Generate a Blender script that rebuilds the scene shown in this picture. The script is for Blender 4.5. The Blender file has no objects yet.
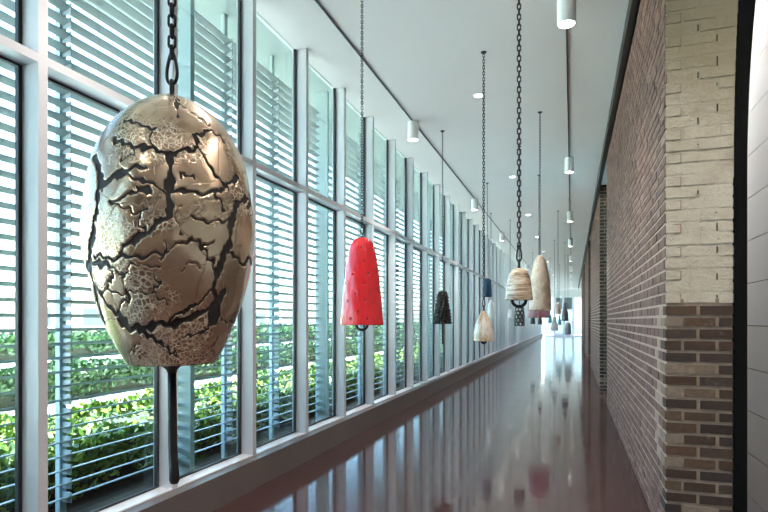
import bpy, math, random
import numpy as np
random.seed(7)
rng = np.random.default_rng(7)
C = bpy.context.scene.collection
SC = bpy.context.scene

# ---------------------------------------------------------------- camera, sky, sun, exposure
cam = bpy.data.cameras.new('camera')
cam.sensor_width = 36.0
cam.lens = 560.0 / 768.0 * 36.0
cam.shift_y = 64.5 / 768.0
cam.clip_end = 400
camo = bpy.data.objects.new('camera', cam)
C.objects.link(camo)
camo.location = (0, 0, 1.4)
camo.rotation_euler = (math.radians(90), 0, math.radians(18.5576))
SC.camera = camo

w = bpy.data.worlds.new('sky')
SC.world = w
w.use_nodes = True
nt = w.node_tree
bg = nt.nodes['Background']
sky = nt.nodes.new('ShaderNodeTexSky')
sky.sky_type = 'NISHITA'
sky.sun_disc = False
sky.sun_elevation = math.radians(62)
sky.sun_rotation = math.radians(90)
sky.air_density = 1.0
sky.dust_density = 2.5
nt.links.new(sky.outputs[0], bg.inputs[0])
bg.inputs[1].default_value = 1.2

sun = bpy.data.lights.new('sun', 'SUN')
sun.energy = 30.0
sun.angle = math.radians(0.6)
sun.color = (1.0, 0.95, 0.89)
suno = bpy.data.objects.new('sun', sun)
C.objects.link(suno)
suno.rotation_euler = (math.radians(-13), math.radians(-6), 0)

SC.view_settings.view_transform = 'Standard'
SC.view_settings.look = 'None'
SC.view_settings.exposure = 1.22
SC.view_settings.gamma = 1.0
SC.view_settings.use_curve_mapping = False
SC.cycles.use_denoising = True
SC.cycles.max_bounces = 12
SC.cycles.diffuse_bounces = 6
SC.cycles.transparent_max_bounces = 32
SC.cycles.sample_clamp_indirect = 8.0
SC.cycles.caustics_reflective = False
SC.cycles.caustics_refractive = False
LAMP = 1.35                                # one dimmer for every lamp, the added unseen ones included

# ---------------------------------------------------------------- materials
class NT:
    def __init__(s, name):
        s.m = bpy.data.materials.new(name)
        s.m.use_nodes = True
        s.t = s.m.node_tree
        s.b = s.t.nodes['Principled BSDF']
    def n(s, typ, **kw):
        x = s.t.nodes.new(typ)
        for k, v in kw.items():
            setattr(x, k, v)
        return x
    def l(s, a, b):
        s.t.links.new(a, b)
    def coord(s, scale=(1, 1, 1), out='Object'):
        tc = s.n('ShaderNodeTexCoord')
        mp = s.n('ShaderNodeMapping')
        mp.inputs['Scale'].default_value = scale
        s.l(tc.outputs[out], mp.inputs[0])
        return mp.outputs[0]
    def noise(s, vec, scale, detail=4, rough=0.55, dist=0.0):
        x = s.n('ShaderNodeTexNoise')
        x.inputs['Scale'].default_value = scale
        x.inputs['Detail'].default_value = detail
        x.inputs['Roughness'].default_value = rough
        x.inputs['Distortion'].default_value = dist
        s.l(vec, x.inputs['Vector'])
        return x.outputs[0]
    def ramp(s, fac, stops, interp='LINEAR'):
        r = s.n('ShaderNodeValToRGB')
        r.color_ramp.interpolation = interp
        e = r.color_ramp.elements
        while len(e) < len(stops):
            e.new(0.5)
        for el, (p, c) in zip(e, stops):
            el.position = p
            el.color = (c[0], c[1], c[2], 1) if not isinstance(c, (int, float)) else (c, c, c, 1)
        s.l(fac, r.inputs[0])
        return r.outputs[0]
    def mix(s, fac, a, b, blend='MIX'):
        x = s.n('ShaderNodeMix', data_type='RGBA', blend_type=blend)
        for sock, v in ((x.inputs[0], fac), (x.inputs[6], a), (x.inputs[7], b)):
            if isinstance(v, (int, float)):
                sock.default_value = v
            elif isinstance(v, tuple):
                sock.default_value = (v[0], v[1], v[2], 1)
            else:
                s.l(v, sock)
        return x.outputs[2]
    def math(s, op, a, b=0.0):
        x = s.n('ShaderNodeMath', operation=op)
        for sock, v in ((x.inputs[0], a), (x.inputs[1], b)):
            if isinstance(v, (int, float)):
                sock.default_value = v
            else:
                s.l(v, sock)
        return x.outputs[0]
    def attr(s, name):
        a = s.n('ShaderNodeAttribute', attribute_name=name)
        return a.outputs['Fac']
    def set(s, sock, v):
        i = s.b.inputs[sock]
        if isinstance(v, (int, float)):
            i.default_value = v
        elif isinstance(v, tuple):
            i.default_value = (v[0], v[1], v[2], 1)
        else:
            s.l(v, i)
        return s
    def bump(s, h, strength=0.3, dist=0.01):
        b = s.n('ShaderNodeBump')
        b.inputs['Strength'].default_value = strength
        b.inputs['Distance'].default_value = dist
        s.l(h, b.inputs['Height'])
        s.l(b.outputs[0], s.b.inputs['Normal'])
        return s

def plain(name, col, rough=0.5, metal=0.0, var=0.06, nscale=6.0, spec=None, bump=0.0):
    m = NT(name)
    v = m.coord()
    f = m.noise(v, nscale)
    a = tuple(max(0, x * (1 - var)) for x in col)
    b = tuple(min(1, x * (1 + var)) for x in col)
    m.set('Base Color', m.ramp(f, [(0.3, a), (0.7, b)]))
    m.set('Roughness', rough).set('Metallic', metal)
    if spec is not None:
        m.set('Specular IOR Level', spec)
    if bump:
        m.bump(m.noise(v, nscale * 8), bump, 0.004)
    return m.m

def emit(name, col, strength):
    m = NT(name)
    m.set('Base Color', (0.9, 0.9, 0.9)).set('Emission Color', col).set('Emission Strength', strength)
    return m.m

def glass_mat(name, tint):
    m = NT(name)
    m.t.nodes.remove(m.b)
    tr = m.n('ShaderNodeBsdfTransparent')
    tr.inputs[0].default_value = (*tint, 1)
    gl = m.n('ShaderNodeBsdfGlossy')
    gl.inputs['Roughness'].default_value = 0.01
    gl.inputs[0].default_value = (0.9, 1.0, 0.97, 1)
    fr = m.n('ShaderNodeFresnel')
    geo = m.n('ShaderNodeNewGeometry')      # same reflectance entering and leaving the pane
    m.l(m.math('ADD', 1.45, m.math('MULTIPLY', geo.outputs['Backfacing'], 1 / 1.45 - 1.45)), fr.inputs[0])
    mx = m.n('ShaderNodeMixShader')
    m.l(fr.outputs[0], mx.inputs[0])
    m.l(tr.outputs[0], mx.inputs[1])
    m.l(gl.outputs[0], mx.inputs[2])
    m.l(mx.outputs[0], m.t.nodes['Material Output'].inputs[0])
    return m.m

M = {}
M['ceiling'] = plain('ceiling_paint', (0.80, 0.755, 0.74), 0.75, var=0.02, nscale=0.6)
M['plaster'] = plain('white_plaster', (0.72, 0.72, 0.71), 0.7, var=0.02, nscale=1.5)
M['mullion'] = plain('satin_white_aluminium', (0.65, 0.65, 0.67), 0.4, var=0.02, nscale=3)
M['sill'] = plain('white_sill_paint', (0.78, 0.78, 0.80), 0.35, var=0.02)
M['gasket'] = plain('black_rubber', (0.02, 0.025, 0.03), 0.5)
M['kerb'] = plain('taupe_kerb_paint', (0.15, 0.122, 0.113), 0.45, var=0.05, nscale=2)
M['glass'] = glass_mat('teal_tinted_glass', (0.81, 0.945, 0.935))
M['louver'] = plain('grey_louver_metal', (0.34, 0.37, 0.385), 0.45, var=0.04)
M['fin'] = plain('teal_grey_steel', (0.37, 0.45, 0.45), 0.5, var=0.05)
M['black'] = plain('black_steel', (0.006, 0.0055, 0.005), 0.55, var=0.2)
M['beam'] = plain('dark_brown_steel', (0.018, 0.014, 0.011), 0.5, var=0.2)
M['chain'] = plain('blackened_chain', (0.02, 0.019, 0.018), 0.42, metal=0.6, var=0.2, nscale=40)
M['track'] = plain('dark_track', (0.05, 0.05, 0.05), 0.5)
M['housing'] = plain('white_lamp_housing', (0.80, 0.80, 0.79), 0.4, var=0.01)
M['lens'] = emit('lit_lamp_lens', (1.0, 0.96, 0.88), 9.0)
M['greypanel'] = None

def floor_mat():
    m = NT('polished_plum_concrete')
    v = m.coord()
    big = m.noise(v, 0.55, 6, 0.6, 0.4)
    fine = m.noise(v, 9.0, 6, 0.65)
    c = m.ramp(big, [(0.25, (0.046, 0.020, 0.019)), (0.5, (0.070, 0.033, 0.030)), (0.78, (0.11, 0.058, 0.052))])
    c = m.mix(0.28, c, m.ramp(fine, [(0.3, (0.032, 0.016, 0.016)), (0.7, (0.11, 0.062, 0.057))]))
    m.set('Base Color', c)
    m.set('Roughness', m.ramp(m.noise(v, 1.7, 5, 0.6), [(0.3, 0.055), (0.75, 0.14)]))
    m.set('Specular IOR Level', 0.9)
    m.bump(m.noise(v, 1.3, 3, 0.5), 0.05, 0.05)
    return m.m
M['floor'] = floor_mat()

def brick_mat(name, stops, rough=0.8):
    m = NT(name)
    v = m.coord()
    r = m.attr('rnd')
    c = m.ramp(r, stops)
    g = m.noise(v, 26, 6, 0.7)
    c = m.mix(0.75, c, m.ramp(g, [(0.25, 0.45), (0.55, 1.0), (0.8, 1.5)]), 'MULTIPLY')
    blot = m.ramp(m.noise(v, 7, 5, 0.7), [(0.62, 0.0), (0.72, 1.0)])
    c = m.mix(m.math('MULTIPLY', blot, 0.28), c, (0.42, 0.36, 0.30))
    m.set('Base Color', c).set('Roughness', rough)
    m.bump(m.noise(v, 70, 6, 0.7), 0.6, 0.006)
    return m.m
M['brick_side'] = brick_mat('purple_brown_brick', [(0.0, (0.125, 0.058, 0.043)), (0.4, (0.155, 0.074, 0.055)), (0.8, (0.19, 0.096, 0.070)), (0.96, (0.22, 0.118, 0.087)), (1.0, (0.38, 0.25, 0.195))])
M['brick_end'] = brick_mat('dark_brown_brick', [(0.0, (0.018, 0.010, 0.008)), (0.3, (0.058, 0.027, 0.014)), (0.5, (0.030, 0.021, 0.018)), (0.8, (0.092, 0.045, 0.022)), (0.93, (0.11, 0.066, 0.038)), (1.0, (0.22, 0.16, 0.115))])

def paint_mat():
    m = NT('old_cream_masonry_paint')
    v = m.coord()
    c = m.ramp(m.noise(v, 5, 6, 0.7), [(0.28, (0.38, 0.30, 0.225)), (0.5, (0.46, 0.385, 0.30)), (0.8, (0.54, 0.465, 0.375))])
    # old ochre water stain that covers the upper courses
    sep = m.n('ShaderNodeSeparateXYZ')
    m.l(m.coord(), sep.inputs[0])
    hz = m.math('ADD', sep.outputs[2], m.math('MULTIPLY', m.noise(v, 2.2, 5, 0.6), 0.8))
    st = m.ramp(m.math('MULTIPLY', hz, 0.2), [(0.53, 0.0), (0.70, 1.0)])
    c = m.mix(m.math('MULTIPLY', st, 0.8), c, (0.19, 0.145, 0.075))
    spots = m.ramp(m.noise(v, 30, 3, 0.5), [(0.70, 0.0), (0.76, 1.0)])
    c = m.mix(m.math('MULTIPLY', spots, 0.6), c, (0.12, 0.09, 0.06))
    m.set('Base Color', c).set('Roughness', 0.75)
    m.bump(m.noise(v, 38, 6, 0.7), 0.9, 0.01)
    return m.m
M['paint'] = paint_mat()
M['mortar'] = plain('pale_lime_mortar', (0.46, 0.31, 0.245), 0.9, var=0.15, nscale=12, bump=0.4)
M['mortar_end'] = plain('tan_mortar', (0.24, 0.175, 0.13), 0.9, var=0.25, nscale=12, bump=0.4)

def grey_panel():
    m = NT('grey_cement_board')
    v = m.coord()
    c = m.ramp(m.noise(v, 1.6, 6, 0.6), [(0.3, (0.60, 0.77, 0.87)), (0.75, (0.68, 0.85, 0.95))])
    m.set('Base Color', c).set('Roughness', 0.6)
    return m.m
M['greypanel'] = grey_panel()
M['joint'] = plain('dark_panel_joint', (0.10, 0.11, 0.12), 0.8)

def leaf_mat(name, stops):
    m = NT(name)
    c = m.ramp(m.attr('rnd'), stops)
    m.set('Base Color', c).set('Roughness', 0.5)
    m.set('Transmission Weight', 0.0)
    m.set('Subsurface Weight', 0.0)
    return m.m
M['leaf_bright'] = leaf_mat('yellow_green_leaves', [(0, (0.015, 0.045, 0.004)), (0.5, (0.09, 0.18, 0.010)), (1, (0.30, 0.37, 0.025))])
M['leaf_dark'] = leaf_mat('deep_green_leaves', [(0, (0.008, 0.028, 0.007)), (0.5, (0.022, 0.066, 0.016)), (1, (0.06, 0.12, 0.03))])
M['twigs'] = plain('brown_twigs', (0.022, 0.026, 0.012), 0.9, var=0.4, nscale=8)
M['soil'] = plain('dark_mulch', (0.035, 0.028, 0.02), 0.95, var=0.4, nscale=5)
M['pave'] = plain('pale_concrete', (0.64, 0.62, 0.60), 0.85, var=0.06, nscale=0.8)
M['tanwall'] = plain('tan_facade', (0.50, 0.38, 0.27), 0.85, var=0.1, nscale=1)
M['darkglass'] = plain('dark_window_glass', (0.07, 0.09, 0.11), 0.15)

def egg_mat():
    m = NT('crazed_platinum_gold_glaze')
    v = m.coord()
    sep = m.n('ShaderNodeSeparateXYZ')
    m.l(v, sep.inputs[0])
    # patches of fine craquelure
    vor = m.n('ShaderNodeTexVoronoi', feature='DISTANCE_TO_EDGE')
    vor.inputs['Scale'].default_value = 80
    nz = m.n('ShaderNodeTexNoise'); nz.inputs['Scale'].default_value = 14; nz.inputs['Detail'].default_value = 3
    m.l(v, nz.inputs['Vector'])
    add = m.n('ShaderNodeVectorMath', operation='MULTIPLY_ADD')
    m.l(nz.outputs[1], add.inputs[0]); add.inputs[1].default_value = (0.035,) * 3; m.l(v, add.inputs[2])
    m.l(add.outputs[0], vor.inputs['Vector'])
    craze = m.ramp(vor.outputs[0], [(0.03, 0.9), (0.12, 0.0)])
    patch = m.ramp(m.noise(v, 5.5, 2, 0.5), [(0.52, 0.0), (0.60, 1.0)])
    craze = m.math('MULTIPLY', craze, patch)
    hair = m.n('ShaderNodeTexVoronoi', feature='DISTANCE_TO_EDGE')
    hair.inputs['Scale'].default_value = 7
    m.l(add.outputs[0], hair.inputs['Vector'])
    hairl = m.ramp(hair.outputs[0], [(0.002, 1.0), (0.009, 0.0)])
    crack = m.attr('crack')
    base = m.ramp(m.noise(v, 7, 5, 0.6), [(0.3, (0.44, 0.305, 0.20)), (0.55, (0.61, 0.45, 0.315)), (0.8, (0.78, 0.61, 0.45))])
    base = m.mix(m.math('MULTIPLY', patch, 0.45), base, (0.26, 0.17, 0.11))
    base = m.mix(craze, base, (0.74, 0.64, 0.50))
    dark = m.math('MAXIMUM', m.ramp(crack, [(0.18, 0.0), (0.42, 1.0)]), m.math('MULTIPLY', hairl, 0.85))
    base = m.mix(dark, base, (0.018, 0.014, 0.012))
    m.set('Base Color', base)
    m.set('Metallic', m.math('MULTIPLY', m.math('SUBTRACT', 1.0, dark), m.math('SUBTRACT', 0.78, m.math('MULTIPLY', craze, 0.5))))
    m.set('Roughness', m.math('ADD', m.math('MULTIPLY', dark, 0.5), m.ramp(m.noise(v, 4, 3), [(0.35, 0.14), (0.7, 0.30)])))
    h = m.math('SUBTRACT', m.math('MULTIPLY', m.noise(v, 9, 4, 0.55, 0.6), 0.55), m.math('MULTIPLY', dark, 0.6))
    h = m.math('ADD', h, m.math('MULTIPLY', craze, 0.25))
    m.bump(h, 0.2, 0.008)
    return m.m
M['egg'] = egg_mat()

def red_mat():
    m = NT('glossy_red_glaze')
    v = m.coord()
    hole = m.attr('crack')
    c = m.ramp(m.noise(v, 6, 3), [(0.3, (0.70, 0.016, 0.026)), (0.7, (0.85, 0.026, 0.036))])
    c = m.mix(m.ramp(hole, [(0.4, 0.0), (0.6, 1.0)]), c, (0.02, 0.006, 0.006))
    m.set('Base Color', c).set('Roughness', m.math('ADD', 0.12, m.math('MULTIPLY', hole, 0.7))).set('Coat Weight', m.math('MULTIPLY', 0.3, m.math('SUBTRACT', 1.0, hole))).set('Coat Roughness', 0.05)
    m.bump(m.noise(v, 12, 3, 0.5), 0.25, 0.012)
    return m.m
M['red'] = red_mat()

def streak_mat(name, scale, nscale, stops, rough=0.35, coat=0.3, bump=0.3, dist=0.5):
    m = NT(name)
    v = m.coord(scale)
    f = m.noise(v, nscale, 6, 0.65, dist)
    m.set('Base Color', m.ramp(f, stops)).set('Roughness', rough).set('Coat Weight', coat)
    m.bump(f, bump, 0.015)
    return m.m
M['tan'] = streak_mat('brushed_tan_and_cream_glaze', (3, 3, 22), 2.2, [(0.32, (0.05, 0.03, 0.02)), (0.42, (0.27, 0.17, 0.10)), (0.52, (0.52, 0.38, 0.26)), (0.66, (0.76, 0.67, 0.55))], 0.3, 0.5)
M['tall'] = streak_mat('wheat_coloured_stoneware', (9, 9, 7), 1.8, [(0.3, (0.40, 0.27, 0.18)), (0.45, (0.62, 0.48, 0.36)), (0.65, (0.76, 0.65, 0.53))], 0.55, 0.1)
M['ivory'] = streak_mat('ivory_and_gold_glaze', (9, 9, 3), 1.6, [(0.36, (0.42, 0.25, 0.11)), (0.45, (0.58, 0.43, 0.28)), (0.53, (0.72, 0.64, 0.54)), (0.7, (0.78, 0.75, 0.70))], 0.25, 0.5)
M['blackglaze'] = streak_mat('rough_black_glaze', (1, 1, 1), 16, [(0.35, (0.008, 0.008, 0.008)), (0.7, (0.03, 0.027, 0.025))], 0.5, 0.0, 0.9)
M['blue'] = streak_mat('cobalt_glaze', (1, 1, 1), 5, [(0.3, (0.001, 0.028, 0.075)), (0.7, (0.003, 0.042, 0.115))], 0.45, 0.2, 0.1)
M['whitebell'] = streak_mat('white_and_grey_glaze', (6, 6, 2), 2, [(0.3, (0.50, 0.50, 0.52)), (0.5, (0.88, 0.87, 0.86))], 0.4)
M['pink'] = streak_mat('dusty_rose_glaze', (1, 1, 1), 6, [(0.3, (0.22, 0.07, 0.09)), (0.7, (0.33, 0.12, 0.145))], 0.5)
M['lattice'] = streak_mat('black_and_white_glaze', (1, 1, 1), 9, [(0.45, (0.02, 0.02, 0.02)), (0.55, (0.08, 0.07, 0.07))], 0.4)
M['charcoal'] = streak_mat('charcoal_glaze', (1, 1, 1), 6, [(0.3, (0.03, 0.035, 0.037)), (0.7, (0.07, 0.075, 0.078))], 0.45)
M['peach'] = streak_mat('peach_glaze', (1, 1, 1), 6, [(0.3, (0.55, 0.36, 0.27)), (0.7, (0.70, 0.52, 0.42))], 0.5)
M['greybell'] = streak_mat('pale_grey_glaze', (5, 5, 2), 2, [(0.4, (0.24, 0.25, 0.26)), (0.62, (0.62, 0.61, 0.59))], 0.45)
M['tealbell'] = streak_mat('teal_glaze', (1, 1, 1), 6, [(0.3, (0.06, 0.22, 0.22)), (0.7, (0.14, 0.38, 0.36))], 0.4)
M['slate'] = streak_mat('slate_glaze', (1, 1, 1), 6, [(0.3, (0.16, 0.17, 0.18)), (0.7, (0.27, 0.28, 0.29))], 0.5)

# ---------------------------------------------------------------- mesh helpers
class MB:
    def __init__(s):
        s.v = []; s.f = []; s.mi = []; s.rnd = []; s.fr = None; s.mat = 0
    def add(s, vs, fs, rnd=0.5):
        o = len(s.v)
        s.v.extend(vs)
        for f in fs:
            s.f.append(tuple(i + o for i in f)); s.mi.append(s.mat); s.rnd.append(rnd)
        return s
    def box(s, x0, x1, y0, y1, z0, z1, rnd=0.5):
        vs = [(x, y, z) for x in (x0, x1) for y in (y0, y1) for z in (z0, z1)]
        return s.add(vs, [(0, 1, 3, 2), (4, 6, 7, 5), (0, 4, 5, 1), (2, 3, 7, 6), (0, 2, 6, 4), (1, 5, 7, 3)], rnd)
    def chamfer(s, lo, hi, axis, sign, c, rnd):
        """box whose face on the given axis side is inset by c (a worn brick face)"""
        vs = []
        for x in (0, 1):
            for y in (0, 1):
                for z in (0, 1):
                    p = [lo[0] if x == 0 else hi[0], lo[1] if y == 0 else hi[1], lo[2] if z == 0 else hi[2]]
                    on = ((x, y, z)[axis] == (0 if sign < 0 else 1))
                    if on:
                        for k in range(3):
                            if k != axis:
                                p[k] += c if (x, y, z)[k] == 0 else -c
                    vs.append(tuple(p))
        return s.add(vs, [(0, 1, 3, 2), (4, 6, 7, 5), (0, 4, 5, 1), (2, 3, 7, 6), (0, 2, 6, 4), (1, 5, 7, 3)], rnd)
    def tube(s, path, r, n=8, closed=False, radii=None):
        P = [np.array(p, float) for p in path]
        m = len(P)
        up = None
        rings = []
        for i in range(m):
            a = P[(i - 1) % m] if (closed or i > 0) else P[i]
            b = P[(i + 1) % m] if (closed or i < m - 1) else P[i]
            t = b - a; t /= (np.linalg.norm(t) + 1e-12)
            if up is None:
                up = np.array((0, 0, 1.0)) if abs(t[2]) < 0.9 else np.array((1.0, 0, 0))
            u = up - t * np.dot(up, t)
            if np.linalg.norm(u) < 1e-6:
                u = np.array((0, 1.0, 0)) - t * t[1]
            u /= np.linalg.norm(u); up = u
            wv = np.cross(t, u)
            rr = radii[i] if radii else r
            rings.append([tuple(P[i] + rr * (math.cos(2 * math.pi * k / n) * u + math.sin(2 * math.pi * k / n) * wv)) for k in range(n)])
        vs = [p for ring in rings for p in ring]
        fs = []
        for i in range(m if closed else m - 1):
            j = (i + 1) % m
            for k in range(n):
                k2 = (k + 1) % n
                fs.append((i * n + k, i * n + k2, j * n + k2, j * n + k))
        if not closed:
            fs.append(tuple(range(n - 1, -1, -1)))
            fs.append(tuple((m - 1) * n + k for k in range(n)))
        return s.add(vs, fs)
    def lathe(s, prof, n=32, cx=0, cy=0):
        """prof: (radius, z) pairs; radius 0 ends become poles"""
        vs = []; idx = []
        for r, z in prof:
            if r < 1e-6:
                idx.append([len(vs)] * n); vs.append((cx, cy, z))
            else:
                idx.append(list(range(len(vs), len(vs) + n)))
                vs.extend((cx + r * math.cos(2 * math.pi * k / n), cy + r * math.sin(2 * math.pi * k / n), z) for k in range(n))
        fs = []
        for a, b in zip(idx[:-1], idx[1:]):
            for k in range(n):
                k2 = (k + 1) % n
                q = [a[k], a[k2], b[k2], b[k]]
                q2 = []
                for i in q:
                    if i not in q2: q2.append(i)
                if len(q2) >= 3: fs.append(tuple(q2))
        return s.add(vs, fs)
    def mesh(s, name, mats, smooth=False, attr=False):
        me = bpy.data.meshes.new(name)
        me.from_pydata(s.v, [], s.f)
        for m in (mats if isinstance(mats, (list, tuple)) else [mats]):
            me.materials.append(m)
        if max(s.mi, default=0) > 0:
            me.polygons.foreach_set('material_index', s.mi)
        if smooth:
            me.polygons.foreach_set('use_smooth', [True] * len(s.f))
        if attr:
            a = me.attributes.new('rnd', 'FLOAT', 'FACE')
            a.data.foreach_set('value', s.rnd)
        me.update()
        return me
    def build(s, name, mats, parent=None, smooth=False, attr=False, loc=None):
        o = bpy.data.objects.new(name, s.mesh(name, mats, smooth, attr))
        C.objects.link(o)
        if parent: o.parent = parent
        if loc: o.location = loc
        return o

def struct(o):
    o['kind'] = 'structure'
    return o
def empty(name, loc=(0, 0, 0), rz=0.0):
    o = bpy.data.objects.new(name, None)
    o.empty_display_size = 0.2
    C.objects.link(o)
    o.location = loc
    o.rotation_euler = (0, 0, rz)
    return o
def tag(o, label, cat, group=None):
    o['label'] = label; o['category'] = cat
    if group: o['group'] = group
    return o
def copy_tree(o, parent=None):
    c = o.copy()
    C.objects.link(c)
    if parent: c.parent = parent
    for ch in [k for k in C.objects if k.parent == o]:
        copy_tree(ch, c)
    return c
ORD = ['first', 'second', 'third', 'fourth', 'fifth', 'sixth', 'seventh', 'eighth', 'ninth', 'tenth', 'eleventh', 'twelfth',
       'thirteenth', 'fourteenth', 'fifteenth', 'sixteenth', 'seventeenth', 'eighteenth', 'nineteenth', 'twentieth', 'twenty-first', 'twenty-second']

# ---------------------------------------------------------------- the setting
H = 4.2            # ceiling height
YE = 53.2          # end wall
XW = -2.594        # room face of the window frames
XR = 0.542         # face of the old brick wall
struct(MB().box(-2.76, 6, -8, YE + 2, -0.2, 0.0).build('floor', M['floor']))
struct(MB().box(-2.76, 6.2, -8.2, YE + 0.5, H, H + 0.35).build('ceiling', M['ceiling']))
struct(MB().box(-4.2, -2.76, -8.2, YE + 2, H + 0.02, H + 0.35).build('trim_1', plain('grey_green_soffit', (0.28, 0.33, 0.32), 0.7, var=0.04, nscale=1)))     # roof edge outside, extended outwards to keep sky light off the louvre blades
struct(MB().box(-2.76, -2.5, -8, YE, 0.0, 0.237).build('baseboard_left', M['kerb']))
struct(MB().box(-2.76, 6.2, -8.2, -8.0, 0, H).build('wall_back', plain('warm_lobby_wall', (0.50, 0.41, 0.33), 0.7, var=0.1, nscale=2)))
struct(MB().box(-2.76, -2.6, -8, -2.9, 0.237, H).build('wall_left', M['plaster']))
struct(MB().box(6.0, 6.2, -8, 7.0, 0, H).build('wall_right', M['plaster']))
struct(MB().box(1.32, 6.0, 6.9, 7.0, 0, H).build('wall_front', M['plaster']))

# grey panelled wall of the side passage, seen through the arch
mb = MB()
PX = 1.2
k = 0; z = 0.07
zs_ = [0.0] + [0.147 + 0.304 * q for q in range(14)]
zs_ = [q for q in zs_ if q < H - 0.1] + [H]
for k, (a, b) in enumerate(zip(zs_[:-1], zs_[1:])):
    y = 4.0 - (0.0 if k % 2 else 0.9)
    while y < 16:
        mb.box(PX, PX + 0.05, max(y, 4.0) + 0.003, y + 1.797, a + 0.003, b - 0.003)
        y += 1.8
struct(mb.build('wall_right', M['greypanel']))
struct(MB().box(PX + 0.01, PX + 0.12, 4.0, YE, 0, H).build('wall_right', M['joint']))

# window bays
PITCH = 1.0172
Y0 = 2.213
def make_window():
    root = empty('window_1')
    MB().box(-0.16, 0, -0.055, 0, 0.237, H).build('mullion', M['mullion'], root)
    MB().box(-0.16, 0, 0, PITCH - 0.055, 2.725, 2.772).build('transom', M['mullion'], root)
    MB().box(-0.16, 0, 0, PITCH - 0.055, 0.237, 0.247).build('sill', M['sill'], root)
    g = MB()
    e = PITCH - 0.055
    for z0, z1 in ((0.247, 2.725), (2.772, H)):
        g.box(-0.135, -0.111, 0.0, 0.014, z0, z1)
        g.box(-0.135, -0.111, e - 0.022, e, z0, z1)
        g.box(-0.135, -0.111, 0.014, e - 0.022, z0, z0 + 0.014)
        if z1 < H: g.box(-0.135, -0.111, 0.014, e - 0.022, z1 - 0.014, z1)
    g.build('gasket', M['gasket'], root)
    MB().box(-0.128, -0.118, 0.013, e - 0.021, 0.26, 2.712).build('pane', M['glass'], root)
    MB().box(-0.128, -0.118, 0.013, e - 0.021, 2.785, H).build('pane', M['glass'], root)
    return root
w0 = make_window()
nb = 51
wins = []
for k in range(-5, nb):
    o = w0 if k == -5 else copy_tree(w0)
    o.location = (XW, Y0 + k * PITCH, 0)
    wins.append(o)
for i, o in enumerate(wins):
    o.name = 'window_%d' % (i + 1)
    struct(o)

# exterior louvre screens between steel fins
FP = 2.605
FY = 3.748
def make_screen():
    root = empty('louver_screen')
    sl = MB()
    z = 0.30
    while z < 3.99:
        # a thin aerofoil blade, sloping down towards outdoors
        pr = [(-0.035, -0.004), (-0.030, -0.008), (0.0, -0.006), (0.032, -0.002), (0.035, 0.001), (0.030, 0.005), (0.0, 0.005), (-0.030, 0.0)]
        vs = [(x, y, z + zz + x * 0.17) for y in (0.02, FP - 0.06) for x, zz in pr]
        n = len(pr)
        sl.add(vs, [(i, (i + 1) % n, n + (i + 1) % n, n + i) for i in range(n)] + [tuple(range(n - 1, -1, -1)), tuple(range(n, 2 * n))])
        z += 0.087
    sl.build('louver_blades', M['louver'], root)
    for yp in (0.66, 1.52):
        MB().box(-0.075, -0.040, yp, yp + 0.05, 0.0, H + 0.02).build('post', M['fin'], root)
        br = MB()
        z = 0.30
        while z < 3.99:
            br.box(-0.040, 0.03, yp + 0.018, yp + 0.026, z - 0.035, z + 0.03)
            z += 0.087
        br.build('blade_brackets', M['louver'], root)
    return root
s0 = make_screen()
f0 = MB().box(-0.16, 0, -0.05, 0, 0.0, H + 0.02).build('facade_fin', M['fin'])
for i, k in enumerate(range(-2, 18)):
    o = s0 if i == 0 else copy_tree(s0)
    o.location = (-2.985, FY + k * FP, 0)
    tag(o, '%s louvre screen outside the glass, counted along the window wall' % ORD[i], 'louvre screen', 'louvre screens outside the windows')
    if i: f = f0.copy(); C.objects.link(f)
    else: f = f0
    f.location = (-2.85, FY + k * FP, 0)
    tag(f, '%s upright grey-green steel fin between louvre screens, counted along the window wall' % ORD[i], 'steel fin', 'steel fins between the louvre screens')

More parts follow.
